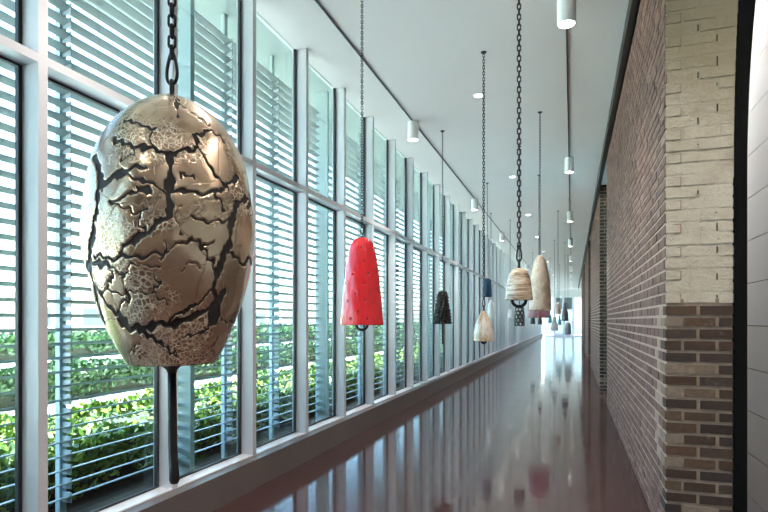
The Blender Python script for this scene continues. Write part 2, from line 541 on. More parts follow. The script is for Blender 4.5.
# old brick wall, built brick by brick
BL, BH, JT = 0.1875, 0.0713, 0.0135
def xend(z):
    return 0.911 + 0.022 * max(0.0, z - 2.25) ** 2
def brick_wall(Yb, Ye, painted):
    mb = MB()
    zt = H - 0.002
    # mortar core
    mb.mat = 1
    mb.box(XR + 0.0065, 0.905, Yb + 0.012, Yb + 0.21, 0, zt)
    mb.box(XR + 0.0065, 0.72, Yb + 0.21, Ye, 0, zt)
    mb.mat = 4
    mb.box(XR + 0.012, 0.905, Yb + 0.0065, Yb + 0.013, 0, 1.53 if painted else zt)
    if painted:
        mb.mat = 3
        mb.box(XR + 0.012, 0.905, Yb + 0.004, Yb + 0.013, 1.53, zt)
        for a in range(28):
            z0 = 2.25 + a * (zt - 2.25) / 28; z1 = 2.25 + (a + 1) * (zt - 2.25) / 28
            mb.box(0.90, xend(z0), Yb + 0.002, Yb + 0.18, z0, z1)
    nrow = int(zt / BH) + 1
    for r in range(nrow):
        z0 = r * BH + JT / 2 + random.uniform(-.0015, .0015); z1 = min((r + 1) * BH - JT / 2 + random.uniform(-.0015, .0015), zt)
        if z1 - z0 < 0.01: continue
        zc = (z0 + z1) / 2
        odd = r % 2
        # long face towards the corridor
        y = Yb + (0 if odd else BL * 0.5 + JT * 0.5)
        if not odd: y = Yb + 0.094
        while y < Ye - 0.03:
            y1 = min(y + BL - JT, Ye)
            mb.mat = 0
            lo = [XR + random.uniform(-.002, .002), y + random.uniform(-.002, .002), z0]
            hi = [XR + 0.05, y1 + random.uniform(-.002, .002), z1]
            if odd and y < Yb + 0.01:
                lo[1] = Yb + random.uniform(-.001, .001); hi[0] = XR + 0.088
                if painted and zc > 1.53: mb.mat = 0
                else: mb.mat = 2
                if painted and zc > 1.53:
                    mb.chamfer(lo, hi, 0, -1, 0.003, random.random())
                    mb.mat = 3
                    mb.chamfer((lo[0] + .002, Yb - 0.0025, z0), (hi[0], Yb + 0.01, z1), 1, -1, 0.004, random.random())
                    y = y1 + JT
                    continue
            scuff = painted and y < Yb + 0.3 and 0.5 < zc < 1.53 and random.random() < 0.6
            mb.chamfer(lo, hi, 0, -1, 0.003, 1.0 if scuff else random.random() * 0.95)
            y = y1 + JT
        # end face
        x = XR + (0.088 + JT if odd else 0)
        first = True
        xe = xend(zc)
        while x < xe - 0.015:
            x1 = min(x + BL - JT, xe)
            if xe - x1 < 0.03: x1 = xe
            top = painted and zc > 1.53
            mb.mat = 3 if top else 2
            lo = [x + random.uniform(-.002, .002), Yb + random.uniform(-.0015, .0015), z0]
            hi = [x1, Yb + 0.083, z1]
            if top:
                lo[1] += random.choice((-0.002, 0.0, 0.001, 0.002)); lo[2] += random.uniform(-.004, .002); hi[2] += random.uniform(-.002, .004)
            mb.chamfer(lo, hi, 1, -1, 0.0035, random.random())
            if not odd and first and top:
                mb.mat = 0
                mb.chamfer((XR - .0025, Yb + 0.002, z0), (XR + .01, Yb + 0.083, z1), 0, -1, 0.003, random.random())
            first = False
            if top and x1 < xe - 0.02 and random.random() < 0.4:      # open, unfilled upright joints under the paint
                mb.mat = 5
                mb.box(x1 + 0.003, x1 + JT - random.uniform(.003, .006), Yb + 0.0005, Yb + 0.02, z0 + random.uniform(-.004, .03), z1 - random.uniform(-.004, .025))
            x = x1 + JT
    return mb.build('wall_right_brick', [M['brick_side'], M['mortar'], M['brick_end'], M['paint'], M['mortar_end'], M['twigs']], attr=True)
bw = struct(brick_wall(3.81, 9.94, True))
bw2 = struct(brick_wall(12.38, 18.5, False))
for k in (1, 2):
    o = bw2.copy(); C.objects.link(o); o.location = (0, 8.57 * k, 0)
struct(MB().box(0.95, 1.2, 36.0, YE, 0, H).build('wall_right', M['plaster']))

# black arched steel frame beside the brick pier
mb = MB()
n = 60
pts = []
for i in range(n + 1):
    z = H * i / n
    k = max(0.0, z - 2.25) ** 2
    pts.append((xend(z) + 0.0, 0.977 + 0.041 * k, z))
vs = []
for a, b, z in pts:
    vs += [(a, 3.80, z), (b, 3.80, z), (b, 4.02, z), (a, 4.02, z)]
fs = []
for i in range(n):
    o = 4 * i
    for k in range(4):
        fs.append((o + k, o + (k + 1) % 4, o + 4 + (k + 1) % 4, o + 4 + k))
fs += [(3, 2, 1, 0), (4 * n, 4 * n + 1, 4 * n + 2, 4 * n + 3)]
struct(mb.add(vs, fs).build('trim_2', plain('matt_black_steel', (0.004, 0.004, 0.004), 0.9, var=0.1, spec=0.1)))

# dark steel channel along the top of the brick wall
mb = MB()
mb.box(0.472, 0.540, -1.0, 50.0, 4.188, H)
mb.box(0.522, 0.540, -1.0, 50.0, 4.052, 4.188)
mb.box(0.472, 0.540, -1.0, 50.0, 4.052, 4.066)
mb.box(0.472, 0.482, -1.0, 50.0, 4.066, 4.188)
struct(mb.build('trim_3', M['beam']))

# end wall with glazed doors
struct(MB().box(-2.8, 14, YE + 9, YE + 9.3, -0.25, 6.0).build('wall_beyond', plain('grey_facade', (0.27, 0.275, 0.27), 0.8, var=0.1, nscale=0.8)))
struct(MB().box(-2.76, 14, YE + 2, YE + 9, -0.25, -0.02).build('ground_court', plain('grey_court', (0.34, 0.335, 0.33), 0.85)))
struct(MB().box(-2.76, 1.4, YE, YE + 0.12, 3.56, H).build('wall_end', M['plaster']))
def end_window(name, x0, x1, z0, z1, mat):
    r = struct(empty(name, (0, YE, 0)))
    t = 0.09
    g = MB()
    g.box(x0, x0 + t, 0, 0.12, z0, z1); g.box(x1 - t, x1, 0, 0.12, z0, z1)
    g.box(x0 + t, x1 - t, 0, 0.12, z0, z0 + t); g.box(x0 + t, x1 - t, 0, 0.12, z1 - t, z1)
    g.build('window_frame', M['sill'], r)
    MB().box(x0 + t, x1 - t, 0.04, 0.07, z0 + t, z1 - t).build('pane', mat, r)
M['paleglass'] = plain('pale_grey_glazing', (0.60, 0.62, 0.61), 0.2)
M['midglass'] = plain('mid_grey_glazing', (0.20, 0.23, 0.25), 0.12)
end_window('window_90', -1.5, -0.75, 2.35, 3.56, M['midglass'])
end_window('window_91', -0.75, 0.10, 2.35, 3.56, M['midglass'])
end_window('window_92', -2.40, -1.5, 0.0, 3.56, M['glass'])
end_window('window_93', 0.10, 0.96, 0.0, 3.56, M['glass'])
def end_door(name, x0, x1):
    r = struct(empty(name, (0, YE, 0)))
    t = 0.1
    g = MB()
    g.box(x0, x0 + t, 0, 0.1, 0, 2.35); g.box(x1 - t, x1, 0, 0.1, 0, 2.35)
    g.box(x0 + t, x1 - t, 0, 0.1, 0, 0.25); g.box(x0 + t, x1 - t, 0, 0.1, 2.22, 2.35)
    g.build('door_frame', M['sill'], r)
    MB().box(x0 + t, x1 - t, 0.03, 0.06, 0.25, 2.22).build('pane', M['glass'], r)
    MB().tube([(x1 - 0.16, -0.05, 0.9), (x1 - 0.16, -0.05, 1.3)], 0.015, 6).build('door_handle', M['chain'], r)
end_door('door_1', -1.5, -0.70)
end_door('door_2', -0.70, 0.10)

# ---------------------------------------------------------------- outdoors
struct(MB().box(-7.2, -2.76, -20, 90, -0.25, -0.02).build('ground_bed', M['soil']))
struct(MB().box(-30, -7.2, -20, 120, -0.25, -0.02).build('ground_path', M['pave']))
struct(MB().box(-120, -30, -60, 200, -0.25, -0.03).build('ground_beyond', M['pave']))

def hedge(name, x0, x1, y0, y1, z, nleaf, size, mat, label):
    root = empty(name, ((x0 + x1) / 2, (y0 + y1) / 2, 0))
    cx, cy = (x0 + x1) / 2, (y0 + y1) / 2
    # dark woody inside of the hedge: a lumpy bank of twigs
    core = MB()
    n = int((y1 - y0) / 0.25)
    sec = [(0.16, 0.0), (0.10, 0.45), (0.16, 0.80), (0.5, 0.88), (0.84, 0.80), (0.90, 0.45), (0.84, 0.0)]
    vs = []
    for i in range(n + 1):
        y = y0 + (y1 - y0) * i / n
        for fx, fz in sec:
            vs.append((x0 + (x1 - x0) * fx - cx + random.uniform(-.05, .05), y - cy, -0.03 if fz == 0 else z * fz + random.uniform(-.04, .03)))
    m = len(sec)
    fs = [(i * m + j, i * m + j + 1, (i + 1) * m + j + 1, (i + 1) * m + j) for i in range(n) for j in range(m - 1)]
    fs += [tuple(range(m)), tuple(n * m + j for j in range(m - 1, -1, -1))]
    core.add(vs, fs).build('twigs', M['twigs'], root)
    # leaves: denser near the top, thinner towards the ground, clustered in shoots
    u = rng.random(nleaf)
    ys = y0 + (y1 - y0) * u ** 2.1
    lump = 0.10 * z * np.sin(ys * 2.3) + 0.07 * z * np.sin(ys * 5.1 + 1)
    side = rng.random(nleaf)
    xs = np.where(side < 0.3, x0 + rng.random(nleaf) * 0.12, np.where(side < 0.6, x1 - rng.random(nleaf) * 0.16, x0 + (x1 - x0) * rng.random(nleaf)))
    zs = np.where(side < 0.6, z * (0.12 + 0.9 * rng.random(nleaf) ** 0.55), z * (1.0 - 0.35 * rng.random(nleaf) ** 1.5)) + lump
    zs = np.maximum(zs, 0.03)
    cen = np.stack([xs - cx, ys - cy, zs], 1)
    d = rng.normal(size=(nleaf, 3)); d[:, 2] = np.abs(d[:, 2]) * 0.8 + 0.2
    d /= np.linalg.norm(d, axis=1)[:, None]
    q = rng.normal(size=(nleaf, 3))
    e = np.cross(d, q); e /= np.linalg.norm(e, axis=1)[:, None]
    L = (size * (0.7 + 0.6 * rng.random(nleaf)))[:, None]
    far = (1 + 1.0 * np.clip((ys - 15) / 20, 0, 1.2))[:, None]
    L = L * far
    p0 = cen; p1 = cen + d * L * 0.5 + e * L * 0.28; p2 = cen + d * L; p3 = cen + d * L * 0.5 - e * L * 0.28
    V = np.stack([p0, p1, p2, p3], 1).reshape(-1, 3)
    me = bpy.data.meshes.new('foliage')
    me.vertices.add(len(V)); me.vertices.foreach_set('co', V.astype(np.float32).ravel())
    me.loops.add(nleaf * 4); me.loops.foreach_set('vertex_index', np.arange(nleaf * 4, dtype=np.int32))
    me.polygons.add(nleaf); me.polygons.foreach_set('loop_start', np.arange(0, nleaf * 4, 4, dtype=np.int32))
    me.materials.append(mat)
    a = me.attributes.new('rnd', 'FLOAT', 'FACE')
    a.data.foreach_set('value', rng.random(nleaf).astype(np.float32))
    me.update(); me.validate()
    o = bpy.data.objects.new('foliage', me); C.objects.link(o); o.parent = root
    tag(root, label, 'hedge')
hedge('hedge', -5.35, -3.45, 1.0, 40, 0.41, 60000, 0.075, M['leaf_bright'], 'low yellow-green hedge just outside the louvre screens')
hedge('hedge', -9.8, -8.2, 0.5, 60, 0.50, 85000, 0.105, M['leaf_dark'], 'darker green hedge across the sunny path')
hedge('hedge', -20.0, -18.4, 0, 110, 0.75, 40000, 0.22, M['leaf_dark'], 'far row of shrubs in front of the tan building')

root = empty('low_building', (-36, 20, 0))
MB().box(-3, 3, -28, 40, -0.03, 3.1).build('wall', M['tanwall'], root)
MB().box(-3.2, 3.3, -28.2, 40.2, 3.1, 3.4).build('roof', M['plaster'], root)
for i in range(14):
    y = -26 + i * 4.6
    fr = MB().box(3.0, 3.06, y, y + 2.2, 0.9, 2.4).build('window_frame', M['sill'], root)
    MB().box(3.06, 3.08, y + 0.1, y + 2.1, 1.0, 2.3).build('pane', M['darkglass'], fr)
tag(root, 'long low tan building seen through the louvres beyond the hedges', 'building')

# ---------------------------------------------------------------- lamps
def track(x, y0, y1, label):
    o = MB().box(x - 0.0075, x + 0.0075, y0, y1, H - 0.010, H - 0.0005).build('lighting_track', M['track'])
    tag(o, label, 'lighting track', 'dark lighting tracks in the ceiling')
track(-2.12, -6, 50, 'thin dark ceiling track running beside the window wall')
track(-0.048, -6, 50, 'thin dark ceiling track running beside the brick wall')

def spot(parent, z, power, size, blend=0.8, r=0.06):
    l = bpy.data.lights.new('lamp_light', 'SPOT')
    l.energy = power * LAMP; l.spot_size = math.radians(size); l.spot_blend = blend
    l.shadow_soft_size = r; l.color = (1.0, 0.92, 0.86)
    o = bpy.data.objects.new('lamp_light', l)
    C.objects.link(o); o.parent = parent; o.location = (0, 0, z)
def make_cyl():
    r = empty('cylinder_downlight')
    prof = [(0.0, -0.012), (0.077, -0.012), (0.077, -0.262), (0.069, -0.262), (0.069, -0.235), (0.0, -0.235)]
    MB().lathe(prof, 28).build('lamp_housing', M['housing'], r)
    MB().lathe([(0.0, -0.236), (0.068, -0.236), (0.068, -0.245), (0.0, -0.245)], 24).build('lamp_lens', M['lens'], r)
    spot(r, -0.27, 60, 76)
    return r
c0 = make_cyl()
first = True
for side, x, ys in (('brick-side', -0.045, [5.05 + 5.07 * k for k in range(-1, 9)]), ('window-side', -2.12, [7.6 + 5.27 * k for k in range(-1, 9)])):
    for i, y in enumerate(ys):
        o = c0 if first else copy_tree(c0)
        first = False
        o.location = (x, y, H)
        j = i - 1
        lab = ('%s white cylinder downlight on the %s ceiling track, counted down the corridor' % (ORD[j], side)) if j >= 0 else 'white cylinder downlight on the %s ceiling track above the viewer' % side
        tag(o, lab, 'downlight', 'white cylinder downlights on the tracks')
def make_recessed():
    r = empty('recessed_downlight')
    MB().lathe([(0.052, -0.001), (0.075, -0.001), (0.075, -0.006), (0.052, -0.010), (0.052, -0.001)], 28).build('trim_ring', M['housing'], r)
    MB().lathe([(0.0, -0.002), (0.051, -0.002), (0.051, -0.006), (0.0, -0.006)], 24).build('lamp_lens', M['lens'], r)
    spot(r, -0.03, 55, 130)
    return r
r0 = make_recessed()
for i in range(12):
    o = r0 if i == 0 else copy_tree(r0)
    o.location = (-1.1, 2.82 + 4.15 * i, H)
    lab = ('%s round recessed downlight in the middle of the white ceiling, counted down the corridor' % ORD[i - 1]) if i else 'round recessed downlight in the white ceiling above the crackled egg bell'
    tag(o, lab, 'downlight', 'round recessed downlights')
for i, (x, y) in enumerate([(-1.2, -1.5), (-1.2, -5), (1.5, -5), (1.5, -1.5), (4, -4), (3.8, 1.2), (2.2, 2.0), (1.1, 2.6), (1.4, 0.6)]):  # unseen lamps added outside the view to brighten the near end
    o = copy_tree(r0); o.location = (x, y, H)
    tag(o, '%s added fill downlight in the unseen lobby ceiling' % ORD[i], 'downlight', 'added fill downlights of the unseen lobby')
for i in range(3):  # hidden lamps added behind the brick to brighten the grey panel wall
    o = copy_tree(r0); o.location = (0.84, 4.95 + 0.75 * i, H)
    tag(o, '%s added unseen fill downlight over the passage behind the brick wall' % ORD[i], 'downlight', 'added unseen fill downlights of the passage')

# ---------------------------------------------------------------- hanging bells
def stadium(L, W, z, rot, n=8):
    """closed path of one chain link: inner straight length L, centre-line width W"""
    r = W / 2
    pts = []
    for k in range(n + 1):
        a = math.pi * k / n
        pts.append((r * math.cos(a), L / 2 + r * math.sin(a)))
    for k in range(n + 1):
        a = math.pi + math.pi * k / n
        pts.append((r * math.cos(a), -L / 2 + r * math.sin(a)))
    c, s = math.cos(rot), math.sin(rot)
    return [(x * c, x * s, z + y) for x, y in pts]
def chain_mesh(ztop, zbot, pitch, wire, width, ns, nr):
    mb = MB()
    n = max(1, int(round((ztop - zbot) / pitch)))
    p = (ztop - zbot) / n
    # a link's outer length is p + 2*wire so neighbours hook through one another
    W = width - wire
    L = max(p + wire - W, 0.001)
    for i in range(n):
        z = ztop - p * (i + 0.5)
        mb.tube(stadium(L, W, z, 0.35 + (math.pi / 2) * (i % 2), ns), wire / 2, nr, closed=True)
    return mb
def carabiner(ztop, zbot, wire, wide):
    """pear-shaped quick link, narrow at the top"""
    h = ztop - zbot
    pts = []
    for k in range(40):
        a = 2 * math.pi * k / 40
        y = 0.5 + 0.5 * math.cos(a)               # 1 top .. 0 bottom
        wv = math.sin(a) * (0.5 * wide) * (1.0 - 0.62 * y) * 1.25
        pts.append((wv, 0, zbot + h * y))
    return MB().tube(pts, wire / 2, 8, closed=True)
def smooth_prof(pts, n=48):
    """pts (radius, z) from the top down, resampled with a monotone cubic"""
    t = [0.0]
    for (a, b), (c, d) in zip(pts[:-1], pts[1:]):
        t.append(t[-1] + math.hypot(c - a, d - b))
    t = np.array(t); P = np.array(pts)
    q = np.linspace(0, t[-1], n)
    m = np.gradient(P, t, axis=0)
    out = []
    for x in q:
        i = min(max(np.searchsorted(t, x) - 1, 0), len(t) - 2)
        h = t[i + 1] - t[i]; s = (x - t[i]) / h
        a = (2 * s**3 - 3 * s**2 + 1) * P[i] + (s**3 - 2 * s**2 + s) * h * m[i] + (-2 * s**3 + 3 * s**2) * P[i + 1] + (s**3 - s**2) * h * m[i + 1]
        out.append((max(float(a[0]), 0.0), float(a[1])))
    return out
def shell(outer, th):
    """outer wall, rim and inner wall of a hollow bell"""
    inner = [(max(r - th, 0.0), z - (th if r < th * 3 else th * 0.4)) for r, z in outer]
    inner = [(r, z) for r, z in inner if z > outer[-1][1] - 1e-4]
    inner[0] = (0.0, inner[0][1])
    rim = [(outer[-1][0] - th, outer[-1][1])]
    return outer + rim + inner[::-1]

def hang(name, loc, ztop, label, mat, prof, heavy, res, clip=True, nl=40, clap=None, body_fn=None, plate=True, hw=0.075, smooth=True):
    """a bell: root at its rim; prof in metres from rim; chain up to the ceiling"""
    x, y, zb = loc
    root = empty(name, (x, y, zb))
    tag(root, label, 'bell', 'ceramic bells hanging from the ceiling')
    top = ztop - zb
    ceil = H - zb
    if body_fn: body_fn(root)
    else:
        MB().lathe(shell(smooth_prof(prof, nl), 0.012), 48 if res > 1 else 24).build('bell_body', mat, root, smooth=smooth)
    wire, width, pitch = (0.0078, 0.0275, 0.0313) if heavy else (0.0056, 0.0205, 0.0200)
    ns, nr = (8, 8) if res > 1 else ((5, 6) if res == 1 else (3, 4))
    # stud, link and pear-shaped clip above the crown
    sl = 0.05 if heavy else 0.03
    k = MB()
    k.lathe([(0, top + 0.012), (wire * 1.3, top + 0.010), (wire * 1.6, top - 0.01), (0, top - 0.012)], 12)
    k.tube(stadium(sl * 0.45, width * 0.8, top + sl * 0.5 + 0.004, 0.4 + math.pi / 2, 8), wire * 0.55, 8, closed=True)
    k.build('crown_shackle', M['chain'], root, smooth=True)
    z1 = top + sl * 0.9
    if clip:
        hh = 0.090 if heavy else 0.055
        carabiner(z1 + hh, z1 - 0.006, wire * 1.25, (0.040 if res > 1 and body_fn else 0.030) if heavy else 0.022).build('carabiner', M['chain'], root, smooth=True)
        z1 += hh - wire
    chain_mesh(ceil - 0.02, z1 - wire, pitch, wire, width, ns, nr).build('chain', M['chain'], root, smooth=True)
    if plate:
        p = MB()
        p.lathe([(0, ceil - 0.0005), (0.030, ceil - 0.0005), (0.030, ceil - 0.008), (0.008, ceil - 0.012), (0.006, ceil - 0.026), (0, ceil - 0.027)], 16)
        p.build('ceiling_hook', M['black'], root)
    if clap: clap(root)
    return root

# --- the big egg-shaped bell with the black fissures
EZT, EZB = 2.065, 1.273
EGG = [(0, 95.3), (14, 97), (30, 104.5), (46, 116), (60, 131), (71, 150), (78.5, 172), (83, 196), (85.8, 222), (86, 240), (84.5, 260), (77.5, 291), (67, 322), (55.5, 347), (46.5, 363), (44.5, 366.5)]
CR = [  # (width px, polyline) of the fissures
 (7.5, [(95, 164), (98, 172), (99.7, 185), (98, 205), (96.5, 217), (93, 236), (90.5, 257), (92.5, 273), (97, 289), (100, 304), (102, 322)]),
 (9, [(99, 193), (104, 188), (110, 183), (123, 175)]), (4, [(123, 175), (133, 171), (143, 170)]),
 (6, [(99, 288), (103, 295), (110, 307), (121, 317), (129, 328)]), (7, [(121, 322), (129, 329), (145, 329), (160, 325), (172, 326), (188, 319)]),
 (6, [(188, 319), (198, 315), (208, 309), (217, 298)]), (5.5, [(140, 332), (150, 338), (161, 345)]),
 (7, [(236, 199), (231, 210), (229, 220), (227, 239), (221, 254), (215, 273), (211, 290)]), (5, [(246, 193), (239, 196), (233, 201)]), (8, [(211, 290), (214, 300), (213, 314), (209, 325)]), (6, [(222, 292), (219, 308), (214, 324)]),
 (5, [(111, 146), (126, 149), (145, 150), (164, 154), (169, 152)]), (4.5, [(169, 152), (180, 149), (188, 146), (193, 138), (191, 132)]), (3.5, [(191, 132), (200, 128), (207, 125)]),
 (7, [(166, 154), (165, 174), (164.5, 186), (166, 205), (163, 217)]), (5.5, [(163, 217), (151, 227), (142, 235), (132, 242), (122, 248)]), (4.5, [(122, 248), (119, 257)]),
 (3.6, [(167, 190), (191, 191), (211, 190), (219, 183), (235, 172)]), (2.4, [(193, 144), (200, 155), (211, 170), (221, 180), (227, 187)]),
 (2.4, [(126, 177), (137, 183), (151, 188), (162, 194)]), (6, [(137, 190), (143, 192)]), (2, [(107, 208), (123, 200), (131, 195), (139, 189)]),
 (1.8, [(107, 208), (126, 211), (134, 216), (137, 227), (143, 233)]), (1.5, [(134, 216), (147, 211)]),
 (2.8, [(123, 125), (136, 127.5), (151, 129)]), (2, [(147, 131), (145, 141), (148, 149)]), (2.4, [(173, 96), (173, 105), (173.4, 115)]), (1.8, [(207, 125), (218, 132), (227, 145)]),
 (1.4, [(173, 101), (184, 106), (194, 111), (207, 121)]), (2, [(188, 215), (197, 218), (205, 221), (216, 218), (228, 215)]), (2.2, [(211, 191), (219, 202), (222, 210)]),
 (3, [(95, 259), (107, 262), (118, 260.5), (145, 257.5), (160, 254)]), (2.4, [(160, 245), (159, 262)]), (1.8, [(149, 274), (156, 285), (151, 295), (167, 306)]),
 (1.2, [(98, 292), (123, 295), (149, 293)]), (2.2, [(158, 254), (174, 245), (188, 237), (199, 246), (211, 239)]), (1.8, [(199, 246), (207, 259), (213, 268)]),
 (3.2, [(227, 253), (237, 259), (241, 264), (249, 254), (254, 262)]), (3.2, [(211, 287), (198, 303), (179, 314), (166, 321)]), (1.6, [(160, 340), (168, 349), (176, 358)]),
 (2.2, [(185, 339), (200, 334), (209, 330)]), (1.6, [(219, 321), (237, 325)]), (1.4, [(120, 158), (116, 168), (124, 176)]), (1.5, [(132, 150), (128, 160), (118, 164)]), (2.6, [(246, 193), (251, 201), (254, 215)]),
 (4.5, [(246, 186), (250, 195), (246, 203)]), (1.5, [(128, 266), (122, 282), (127, 299), (119, 312)]), (1.3, [(130, 268), (148, 266), (158, 270)]), (1.2, [(178, 205), (170, 220), (176, 232)]), (1.4, [(104, 262), (112, 276), (109, 292)]),
 (1.5, [(188, 176), (180, 170), (176, 176)]), (3.5, [(176, 173), (178, 176)]), (1.2, [(195, 268), (186, 262), (176, 270)]), (1.3, [(139, 345), (131, 355), (134, 364)]), (1.2, [(218, 338), (212, 350), (216, 360)])]
def egg_body(root):
    sc = 0.2395 / 86.0
    zsc = (EZT - EZB) / (366.5 - 95.3)
    pr = smooth_prof([(r * sc, (366.5 - v) * zsc) for r, v in EGG], 300)
    R = np.array([p[0] for p in pr]); Z = np.array([p[1] for p in pr])
    n = 520
    # azimuth 0 looks towards the corridor's viewing end
    face = math.atan2(-1.378, 1.142)
    phi = np.linspace(-math.pi, math.pi, n, endpoint=False)
    VR = [v for r, v in EGG]; RR = [r for r, v in EGG]
    zs = [(366.5 - v) * zsc for v in VR][::-1]; rs = [r * sc for r in RR][::-1]
    segs = []
    for wpx, pl in CR:
        q = []
        for u, v in pl:
            # the near side of the egg stands closer to the eye than its axis
            cxv = 168 + 4.5 * max(0, (v - 240)) / 126
            k, a, zz = 0.9, 0.0, 0.3
            for _ in range(6):
                zz = min(max(0.130 + (320.5 - v) * zsc * k, 0.004), 0.785)
                rm = max(float(np.interp(zz, zs, rs)), 0.01)
                a = math.asin(max(-0.97, min(0.97, (u - cxv) * sc * k / rm)))
                k = 1.0 - rm * (math.cos(a) - 0.14) / 1.68
            q.append((a, zz))
        wm = wpx * zsc * 0.42
        segs += [(a, b, wm) for a, b in zip(q[:-1], q[1:])]
    # more fissures on the side turned away
    rr = random.Random(5)
    for k in range(26):
        a = math.pi + rr.uniform(-1.5, 1.5); z = rr.uniform(0.05, 0.7); h = rr.uniform(0, 6.28)
        for j in range(rr.randint(3, 7)):
            h += rr.uniform(-0.7, 0.7)
            a2 = a + 0.22 * math.cos(h); z2 = min(max(z + 0.05 * math.sin(h), 0.01), 0.76)
            segs.append(((a, z), (a2, z2), rr.choice([0.003, 0.004, 0.008, 0.011])))
            a, z = a2, z2
    A, ZZ = np.meshgrid(phi, Z)
    rad = np.repeat(R[:, None], n, 1)
    jit = 0.0035 * (np.sin(A * 23 + ZZ * 61) + np.sin(A * 41 - ZZ * 97 + 1) + 0.7 * np.sin(ZZ * 171 + A * 77))
    jit2 = 0.0035 * (np.sin(ZZ * 71 + A * 19) + np.sin(ZZ * 133 - A * 37 + 2))
    best = np.full(A.shape, -1.0)
    for (a0, z0), (a1, z1), wm in segs:
        ra = float(np.interp((z0 + z1) / 2, zs, rs))
        zlo, zhi = min(z0, z1) - 0.04, max(z0, z1) + 0.04
        rows = np.where((Z > zlo) & (Z < zhi))[0]
        if len(rows) == 0: continue
        sl = slice(rows[0], rows[-1] + 1)
        da = (A[sl] - a0 + math.pi) % (2 * math.pi) - math.pi
        x = da * ra + jit[sl]; y = ZZ[sl] - z0 + jit2[sl]
        dx = (a1 - a0) * ra; dy = z1 - z0
        t = np.clip((x * dx + y * dy) / (dx * dx + dy * dy + 1e-9), 0, 1)
        d = np.hypot(x - t * dx, y - t * dy)
        best[sl] = np.maximum(best[sl], np.clip(0.5 + (wm - d) / 0.0042, -1, 1.0))
    crack = np.clip(best, 0, 1)
    # fissures sink, and their lips curl up a little
    depth = 0.0045 * crack
    relief = 0.0011 * (np.sin(A * 9 + ZZ * 21) + np.sin(A * 5 - ZZ * 33 + 1.3))
    rim = np.clip(np.minimum((Z[:, None]) / 0.05, (Z[-1] * 0 + Z.max() - Z[:, None]) / 0.06), 0, 1)
    rad2 = np.maximum(rad - depth * np.clip(rad / 0.05, 0, 1) + relief * rim, 0.0)
    X = rad2 * np.cos(A + face); Y = rad2 * np.sin(A + face)
    V = np.stack([X, Y, ZZ], -1).reshape(-1, 3)
    mR, mC = A.shape
    # inner wall and rim
    th = 0.014
    inr = [(max(R[-1] - th, 0), Z[-1])] + [(max(r - th, 0), z - th * 0.3) for r, z in zip(R[::-12], Z[::-12]) if z > 0.02]
    extra = []
    for r, z in inr:
        extra.append(np.stack([r * np.cos(phi + face), r * np.sin(phi + face), np.full(n, z)], -1))
    V = np.concatenate([V] + extra)
    rows = mR + len(inr)
    i, j = np.meshgrid(np.arange(rows - 1), np.arange(n), indexing='ij')
    j2 = (j + 1) % n
    F = np.stack([i * n + j, (i + 1) * n + j, (i + 1) * n + j2, i * n + j2], -1).reshape(-1, 4)
    nf = len(F)
    me = bpy.data.meshes.new('bell_body')
    me.vertices.add(len(V)); me.vertices.foreach_set('co', V.astype(np.float32).ravel())
    me.loops.add(nf * 4); me.loops.foreach_set('vertex_index', F.astype(np.int32).ravel())
    me.polygons.add(nf); me.polygons.foreach_set('loop_start', np.arange(0, nf * 4, 4, dtype=np.int32))
    me.polygons.foreach_set('use_smooth', [True] * nf)
    at = me.attributes.new('crack', 'FLOAT', 'POINT')
    at.data.foreach_set('value', np.concatenate([crack.ravel(), np.zeros(len(V) - mR * n)]).astype(np.float32))
    me.materials.append(M['egg'])
    me.update()
    o = bpy.data.objects.new('bell_body', me); C.objects.link(o); o.parent = root
def egg_clap(root):
    prof = [(0.0, 0.02), (0.031, 0.02), (0.031, -0.002), (0.026, -0.010), (0.016, -0.020), (0.013, -0.030)]
    q = MB().lathe(prof + [(0, -0.031)], 24)
    q.tube([(0, 0, -0.02), (0.001, 0.0, -0.12), (0.004, -0.002, -0.24), (0.010, -0.004, -0.31), (0.013, -0.005, -0.345), (0.013, -0.005, -0.356)], 0.012, 14, radii=[0.0128, 0.0130, 0.0135, 0.0138, 0.0155, 0.011])
    q.build('clapper', M['black'], root, smooth=True)
hang('hanging_bell', (-1.131, 1.382, EZB), EZT, 'huge egg-shaped gold bell covered in black cracks, hanging beside the window', M['egg'], None, True, 2, body_fn=egg_body, clap=egg_clap)

# --- red bell with small dark holes
def pitted(prof, n, holes, mat, face, ripple=0.0):
    """lathe with a per-vertex hole mask; holes = (angle off the face, height, radius)"""
    def fn(root):
        pr = smooth_prof(prof, 130)
        full = shell(pr, 0.012)
        mb = MB(); vs = []; msk = []
        for k, (r, z) in enumerate(full):
            for j in range(n):
                a = 2 * math.pi * j / n
                best = 0.0
                outer = k < len(pr)
                if outer:
                    for ha, hz, hr in holes:
                        da = (a - face - ha + math.pi) % (2 * math.pi) - math.pi
                        d = math.hypot(da * max(r, 0.02), z - hz)
                        best = max(best, min(max(0.5 + (hr - d) / 0.006, 0), 1))
                rr = max(r - 0.008 * best, 0.0)
                if outer and ripple:
                    rr += ripple * math.sin(a * 9 + z * 30) * min(1, r / 0.05)
                vs.append((rr * math.cos(a), rr * math.sin(a), z)); msk.append(best)
        m = len(full)
        fs = [(i * n + j, (i + 1) * n + j, (i + 1) * n + (j + 1) % n, i * n + (j + 1) % n) for i in range(m - 1) for j in range(n)]
        o = mb.add(vs, fs).build('bell_body', mat, root, smooth=True)
        at = o.data.attributes.new('crack', 'FLOAT', 'POINT')
        at.data.foreach_set('value', msk)
    return fn
def half_ring(R, wire, z0, name='clapper_ring'):
    def fn(root):
        MB().tube([(R * math.cos(a), 0, z0 + R * math.sin(a)) for a in [2 * math.pi * k / 28 for k in range(28)]], wire, 8, closed=True).build(name, M['black'], root, smooth=True)
    return fn
zr = 1.367
